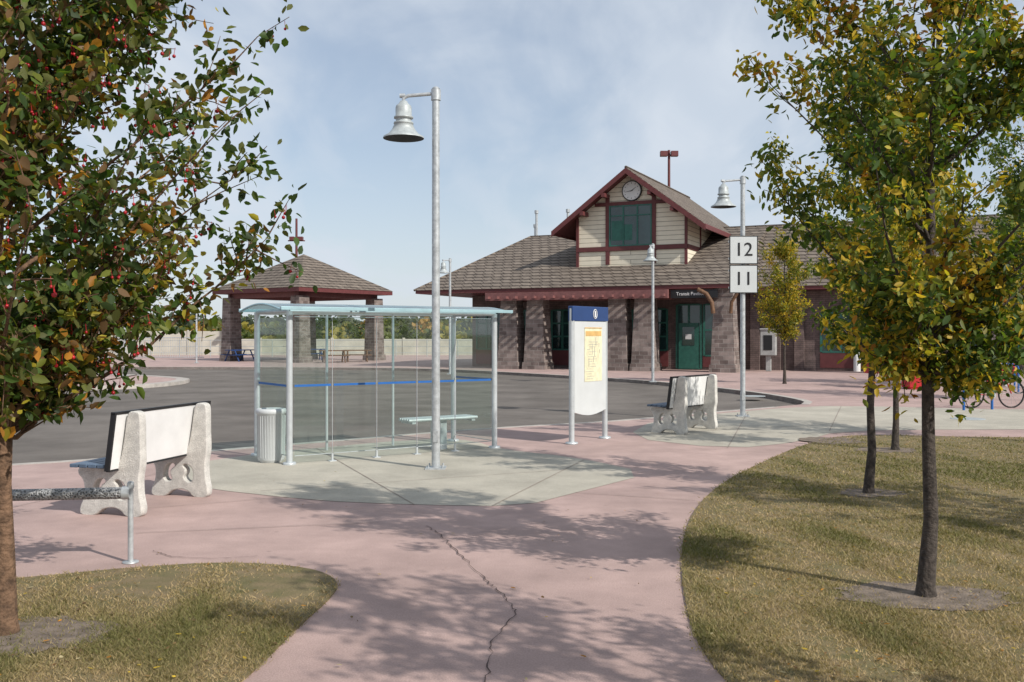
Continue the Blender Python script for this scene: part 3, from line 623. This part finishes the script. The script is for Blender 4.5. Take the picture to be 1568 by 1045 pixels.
def picnic(x,y,a,m='wood'):
    e=empty('picnic_table',(x,y,0),a); b=MB(); b.box(-.9,.9,-.35,.35,.7,.76); b.box(-.9,.9,-.8,-.52,.42,.46); b.box(-.9,.9,.52,.8,.42,.46)
    for s in(-.6,.6): b.tube([(s,-.3,.7),(s,-.75,0)],.045,6); b.tube([(s,.3,.7),(s,.75,0)],.045,6); b.box(s-.04,s+.04,-.78,.78,.38,.42)
    b.obj('table',M[m],e)
picnic(-11,60.5,.3); picnic(-17.5,63,.9,'navy'); picnic(-13.5,66,.3,'navy'); picnic(-9.8,62.0,.2)

# ------------------------------------------------------------------ walls, fences, background
e=empty('concrete_wall',(0,82,0)); b=MB(); 
x=-60
while x<-2: 
    lo=x>-27
    b.box(x+.04,x+2.96,-.1,.1,0,1.35 if lo else 2.0); b.box(x-.14,x+.036,-.16,.16,0,1.45 if lo else 2.1); x+=3
b.obj('precast_panels',M['concw'],e)
e=empty('metal_fence',(0,76,0)); b=MB(); 
for x in np.arange(-45,-1,2.4): b.tube([(x,0,0),(x,0,1.3)],.035,6)
for z in(.3,.8,1.28): b.tube([(-45,0,z),(-1.5,0,z)],.022,5)
b.obj('rails',M['galvd'],e)
e=empty('metal_fence',(0,70,0)); b=MB()
for x in np.arange(-34,-22,.16): b.tube([(x,0,.1),(x,0,1.5)],.014,4,False)
b.tube([(-34,0,1.5),(-22,0,1.5)],.03,5); b.tube([(-34,0,.1),(-22,0,.1)],.03,5); b.obj('bars',M['galv'],e)
def treeline(name,x0,x1,y0,y1,n,h0,h1,size,cols,wts,base=0.,k_=90):
    P=[];C=[]
    cc=np.array(cols)
    for i in range(n):
        cx=random.uniform(x0,x1); cy=random.uniform(y0,y1); h=random.uniform(h0,h1); r=h*random.uniform(.4,.7)
        c=cc[np.searchsorted(np.cumsum(wts)/sum(wts),random.random()).clip(0,len(cols)-1)]
        q=rng.normal(size=(k_,3)); q/=np.linalg.norm(q,axis=1)[:,None]; q*=(rng.random(k_)**.4)[:,None]*np.array([r,r,h*.5]); 
        P.append(q+np.array([cx,cy,base+h*.5])); C.append(c*rng.uniform(.6,1.3,k_)[:,None])
    P=np.concatenate(P);C=np.concatenate(C); return leaves(name,P,size,C,M['leaf'],aspect=.9)
treeline('distant_trees',-150,140,170,215,330,3.0,5.2,1.1,[(.07,.09,.03),(.14,.15,.05),(.28,.23,.06),(.34,.20,.06)],[.3,.3,.25,.15])
treeline('distant_trees',-55,-2,98,112,100,1.4,2.6,.6,[(.07,.09,.03),(.14,.15,.05),(.26,.22,.06)],[.4,.35,.25])
treeline('distant_trees',-420,420,480,560,420,9,14,3.2,[(.08,.10,.07),(.12,.13,.08)],[.6,.4],k_=60)
treeline('distant_trees',26,60,70,90,40,5,9,1.1,[(.05,.08,.02),(.12,.13,.03),(.2,.17,.04)],[.5,.3,.2],k_=200)
b=MB(); xs=np.linspace(-1600,1600,120)
hh=[16+9*math.sin(x*.004+1)+5*math.sin(x*.011) for x in xs]
b.add([(x,1500,-1) for x in xs]+[(x,1600,h) for x,h in zip(xs,hh)]+[(x,1900,-1) for x in xs],[(i,i+1,121+i,120+i) for i in range(119)]+[(120+i,121+i,241+i,240+i) for i in range(119)]); b.obj('distant_hills',mat('hill_haze',(.22,.26,.28),1,var=.15,scale=.01))

# ------------------------------------------------------------------ small street furniture at right
def newsbox(x,y,m,a=0,name='newspaper_box'):
    e=empty(name,(x,y,0),a); b=MB(); b.box(-.22,.22,-.2,.2,.45,1.2); b.box(-.04,.04,-.04,.04,.03,.45); b.box(-.2,.2,-.18,.18,0,.03); b.add([(-.22,-.2,1.2),(.22,-.2,1.2),(.22,.2,1.2),(-.22,.2,1.2),(-.22,.05,1.32),(.22,.05,1.32),(.22,.2,1.32),(-.22,.2,1.32)],[(0,1,5,4),(4,5,6,7),(1,2,6,5),(3,0,4,7),(2,3,7,6)]); b.obj('body',M[m],e,.01)
    MB().box(-.16,.16,-.215,-.203,.72,1.12).obj('window',M['white'],e)
newsbox(12.0,32.6,'red',.1); newsbox(13.45,31.7,'gpaint',.1)
e=empty('ticket_machine',(12.85,31.2,0),.15); b=MB(); b.box(-.34,.34,-.25,.25,.06,1.62); b.box(-.38,.38,-.32,.28,1.62,1.72); b.box(-.3,.3,-.22,.22,0,.06); b.obj('cabinet',M['red'],e,.015)
b=MB(); b.box(-.2,.16,-.262,-.252,1.1,1.45); b.box(-.24,.24,-.262,-.252,.55,.75); b.obj('panels',M['white'],e); MB().box(-.12,.12,-.275,-.262,.85,.98).obj('slot',M['black'],e)
e=empty('payphone',(12.1,46.2,0),-.4); b=MB(); b.box(-.35,.35,-.25,.25,.75,1.95); b.box(-.12,.12,-.1,.1,0,.75); b.box(-.38,.38,-.3,.28,1.95,2.02); b.obj('housing',M['grey'],e,.02); MB().box(-.2,.2,-.265,-.252,1.0,1.7).obj('phone_set',M['black'],e)
e=empty('litter_bin',(18.7,41,0)); MB().lathe(0,0,[(.28,0),(.3,.05),(.3,.9),(.34,.92),(.3,1.0),(.15,1.1),(.001,1.12)],20).obj('drum',M['blue'],e)
e=empty('bollard',(16.2,46,0)); MB().lathe(0,0,[(.16,0),(.16,.7),(.1,.9),(.001,.95)],16).obj('post',M['white'],e)
def rack(x,y,a):
    e=empty('bicycle_rack',(x,y,0),a); b=MB(); b.tube([(-.4,0,0),(-.4,0,.7),(-.37,0,.8),(-.3,0,.85),(.3,0,.85),(.37,0,.8),(.4,0,.7),(.4,0,0)],.03,10); b.obj('hoop',M['blue'],e)
rack(10.75,22.6,.3); rack(14.9,29.5,.2); rack(16.0,30.5,.2)
def bike(x,y,a,m):
    e=empty('bicycle',(x,y,0),a); b=MB()
    for wx in(-.52,.52):
        b.tube([(wx+.33*math.cos(t*math.pi/14),0,.34+.33*math.sin(t*math.pi/14)) for t in range(29)],.02,6,False)
    b.obj('tyres',M['rubber'],e); s=MB()
    for wx in(-.52,.52):
        for k_ in range(12): s.tube([(wx,0,.34),(wx+.32*math.cos(k_*.5236),0,.34+.32*math.sin(k_*.5236))],.003,3,False)
    s.tube([(-.52,-.05,.34),(-.52,.05,.34)],.03,8); s.tube([(0,-.06,.3),(0,.06,.3)],.08,12); s.obj('spokes_and_crank',M['galv'],e)
    f=MB(); f.tube([(0,0,.3),(-.15,0,.78)],.018,8); f.tube([(0,0,.3),(.36,0,.72)],.02,8); f.tube([(-.14,0,.74),(.34,0,.8)],.018,8); f.tube([(-.52,0,.34),(0,0,.3)],.012,6); f.tube([(-.52,0,.34),(-.14,0,.74)],.012,6); f.tube([(.52,0,.34),(.36,0,.72),(.32,0,.95)],.016,8); f.obj('frame',M[m],e)
    h=MB(); h.tube([(.32,-.28,.98),(.34,0,.95),(.32,.28,.98)],.014,8); h.tube([(-.15,0,.78),(-.17,0,.9)],.013,6); h.box(-.3,-.05,-.06,.06,.9,.94); h.obj('saddle_and_bars',M['black'],e)
bike(11.35,23.2,.15,'red'); bike(16.3,32.0,.1,'black'); bike(14.4,28.6,.35,'red')

# ------------------------------------------------------------------ world, sun, camera
sv=Vector((.75,-.66,0)).normalized()*math.cos(math.radians(37)); sv.z=math.sin(math.radians(37))
w=bpy.data.worlds.new('World'); scene.world=w; w.use_nodes=True; nt=w.node_tree; bg=nt.nodes['Background']
sky=N(nt,'ShaderNodeTexSky',sky_type='NISHITA'); sky.sun_disc=False; sky.sun_elevation=math.radians(37); sky.sun_rotation=math.radians(131); sky.air_density=1.0; sky.dust_density=.6; sky.ozone_density=2.0
tc=N(nt,'ShaderNodeTexCoord'); sp=N(nt,'ShaderNodeSeparateXYZ'); nt.links.new(tc.outputs['Generated'],sp.inputs[0])
za=N(nt,'ShaderNodeMath',operation='MAXIMUM'); za.inputs[1].default_value=0; nt.links.new(sp.outputs[2],za.inputs[0])
zb=N(nt,'ShaderNodeMath',operation='ADD'); zb.inputs[1].default_value=.2; nt.links.new(za.outputs[0],zb.inputs[0])
dx=N(nt,'ShaderNodeMath',operation='DIVIDE'); dy=N(nt,'ShaderNodeMath',operation='DIVIDE')
nt.links.new(sp.outputs[0],dx.inputs[0]); nt.links.new(zb.outputs[0],dx.inputs[1]); nt.links.new(sp.outputs[1],dy.inputs[0]); nt.links.new(zb.outputs[0],dy.inputs[1])
cb=N(nt,'ShaderNodeCombineXYZ'); nt.links.new(dx.outputs[0],cb.inputs[0]); nt.links.new(dy.outputs[0],cb.inputs[1])
def noise_layer(rot,scl,loc,sc,det,dist,a,b_):
    mp=N(nt,'ShaderNodeMapping'); mp.inputs['Rotation'].default_value=(0,0,rot); mp.inputs['Scale'].default_value=scl; mp.inputs['Location'].default_value=loc; nt.links.new(cb.outputs[0],mp.inputs[0])
    no=N(nt,'ShaderNodeTexNoise'); no.inputs['Scale'].default_value=sc; no.inputs['Detail'].default_value=det; no.inputs['Roughness'].default_value=.52; no.inputs['Distortion'].default_value=dist; nt.links.new(mp.outputs[0],no.inputs[0])
    mr=N(nt,'ShaderNodeMapRange'); mr.interpolation_type='SMOOTHSTEP'; mr.inputs[1].default_value=a; mr.inputs[2].default_value=b_; nt.links.new(no.outputs[0],mr.inputs[0]); return mr
l1=noise_layer(.6,(1.3,.6,1),(3.1,1.7,0),1.3,7,.5,.36,.60)
l2=noise_layer(.9,(2.2,.8,1),(1.1,.4,0),2.0,8,.6,.38,.70)
a1=N(nt,'ShaderNodeMath',operation='MULTIPLY_ADD'); a1.inputs[1].default_value=.40; a1.inputs[2].default_value=.40; nt.links.new(l1.outputs[0],a1.inputs[0])
a2=N(nt,'ShaderNodeMath',operation='MULTIPLY_ADD'); a2.inputs[1].default_value=.20; nt.links.new(l2.outputs[0],a2.inputs[0]); nt.links.new(a1.outputs[0],a2.inputs[2])
hz=N(nt,'ShaderNodeMapRange'); hz.inputs[1].default_value=0; hz.inputs[2].default_value=.25; hz.inputs[3].default_value=.8; hz.inputs[4].default_value=.3; nt.links.new(za.outputs[0],hz.inputs[0])
mxx=N(nt,'ShaderNodeMath',operation='MAXIMUM'); nt.links.new(a2.outputs[0],mxx.inputs[0]); nt.links.new(hz.outputs[0],mxx.inputs[1])
mx=N(nt,'ShaderNodeMix',data_type='RGBA'); nt.links.new(mxx.outputs[0],mx.inputs[0]); nt.links.new(sky.outputs[0],mx.inputs[6]); mx.inputs[7].default_value=(6.2,6.8,7.6,1)
nt.links.new(mx.outputs[2],bg.inputs[0]); bg.inputs[1].default_value=.11
sl=bpy.data.lights.new('sun','SUN'); sl.energy=4.6; sl.angle=math.radians(.53); sl.color=(1,.955,.88)
so=bpy.data.objects.new('sun',sl); COL.objects.link(so); so.rotation_euler=sv.to_track_quat('Z','Y').to_euler(); so.location=(10,-10,20)
cam=bpy.data.cameras.new('camera'); co_=bpy.data.objects.new('camera',cam); COL.objects.link(co_); co_.location=(0,0,1.75); co_.rotation_euler=(math.pi/2,0,0)
cam.lens=34.44; cam.sensor_width=36; cam.shift_y=-.0067; cam.clip_end=6000; cam.clip_start=.1; scene.camera=co_
scene.view_settings.view_transform='Standard'; scene.view_settings.look='None'; scene.view_settings.exposure=0
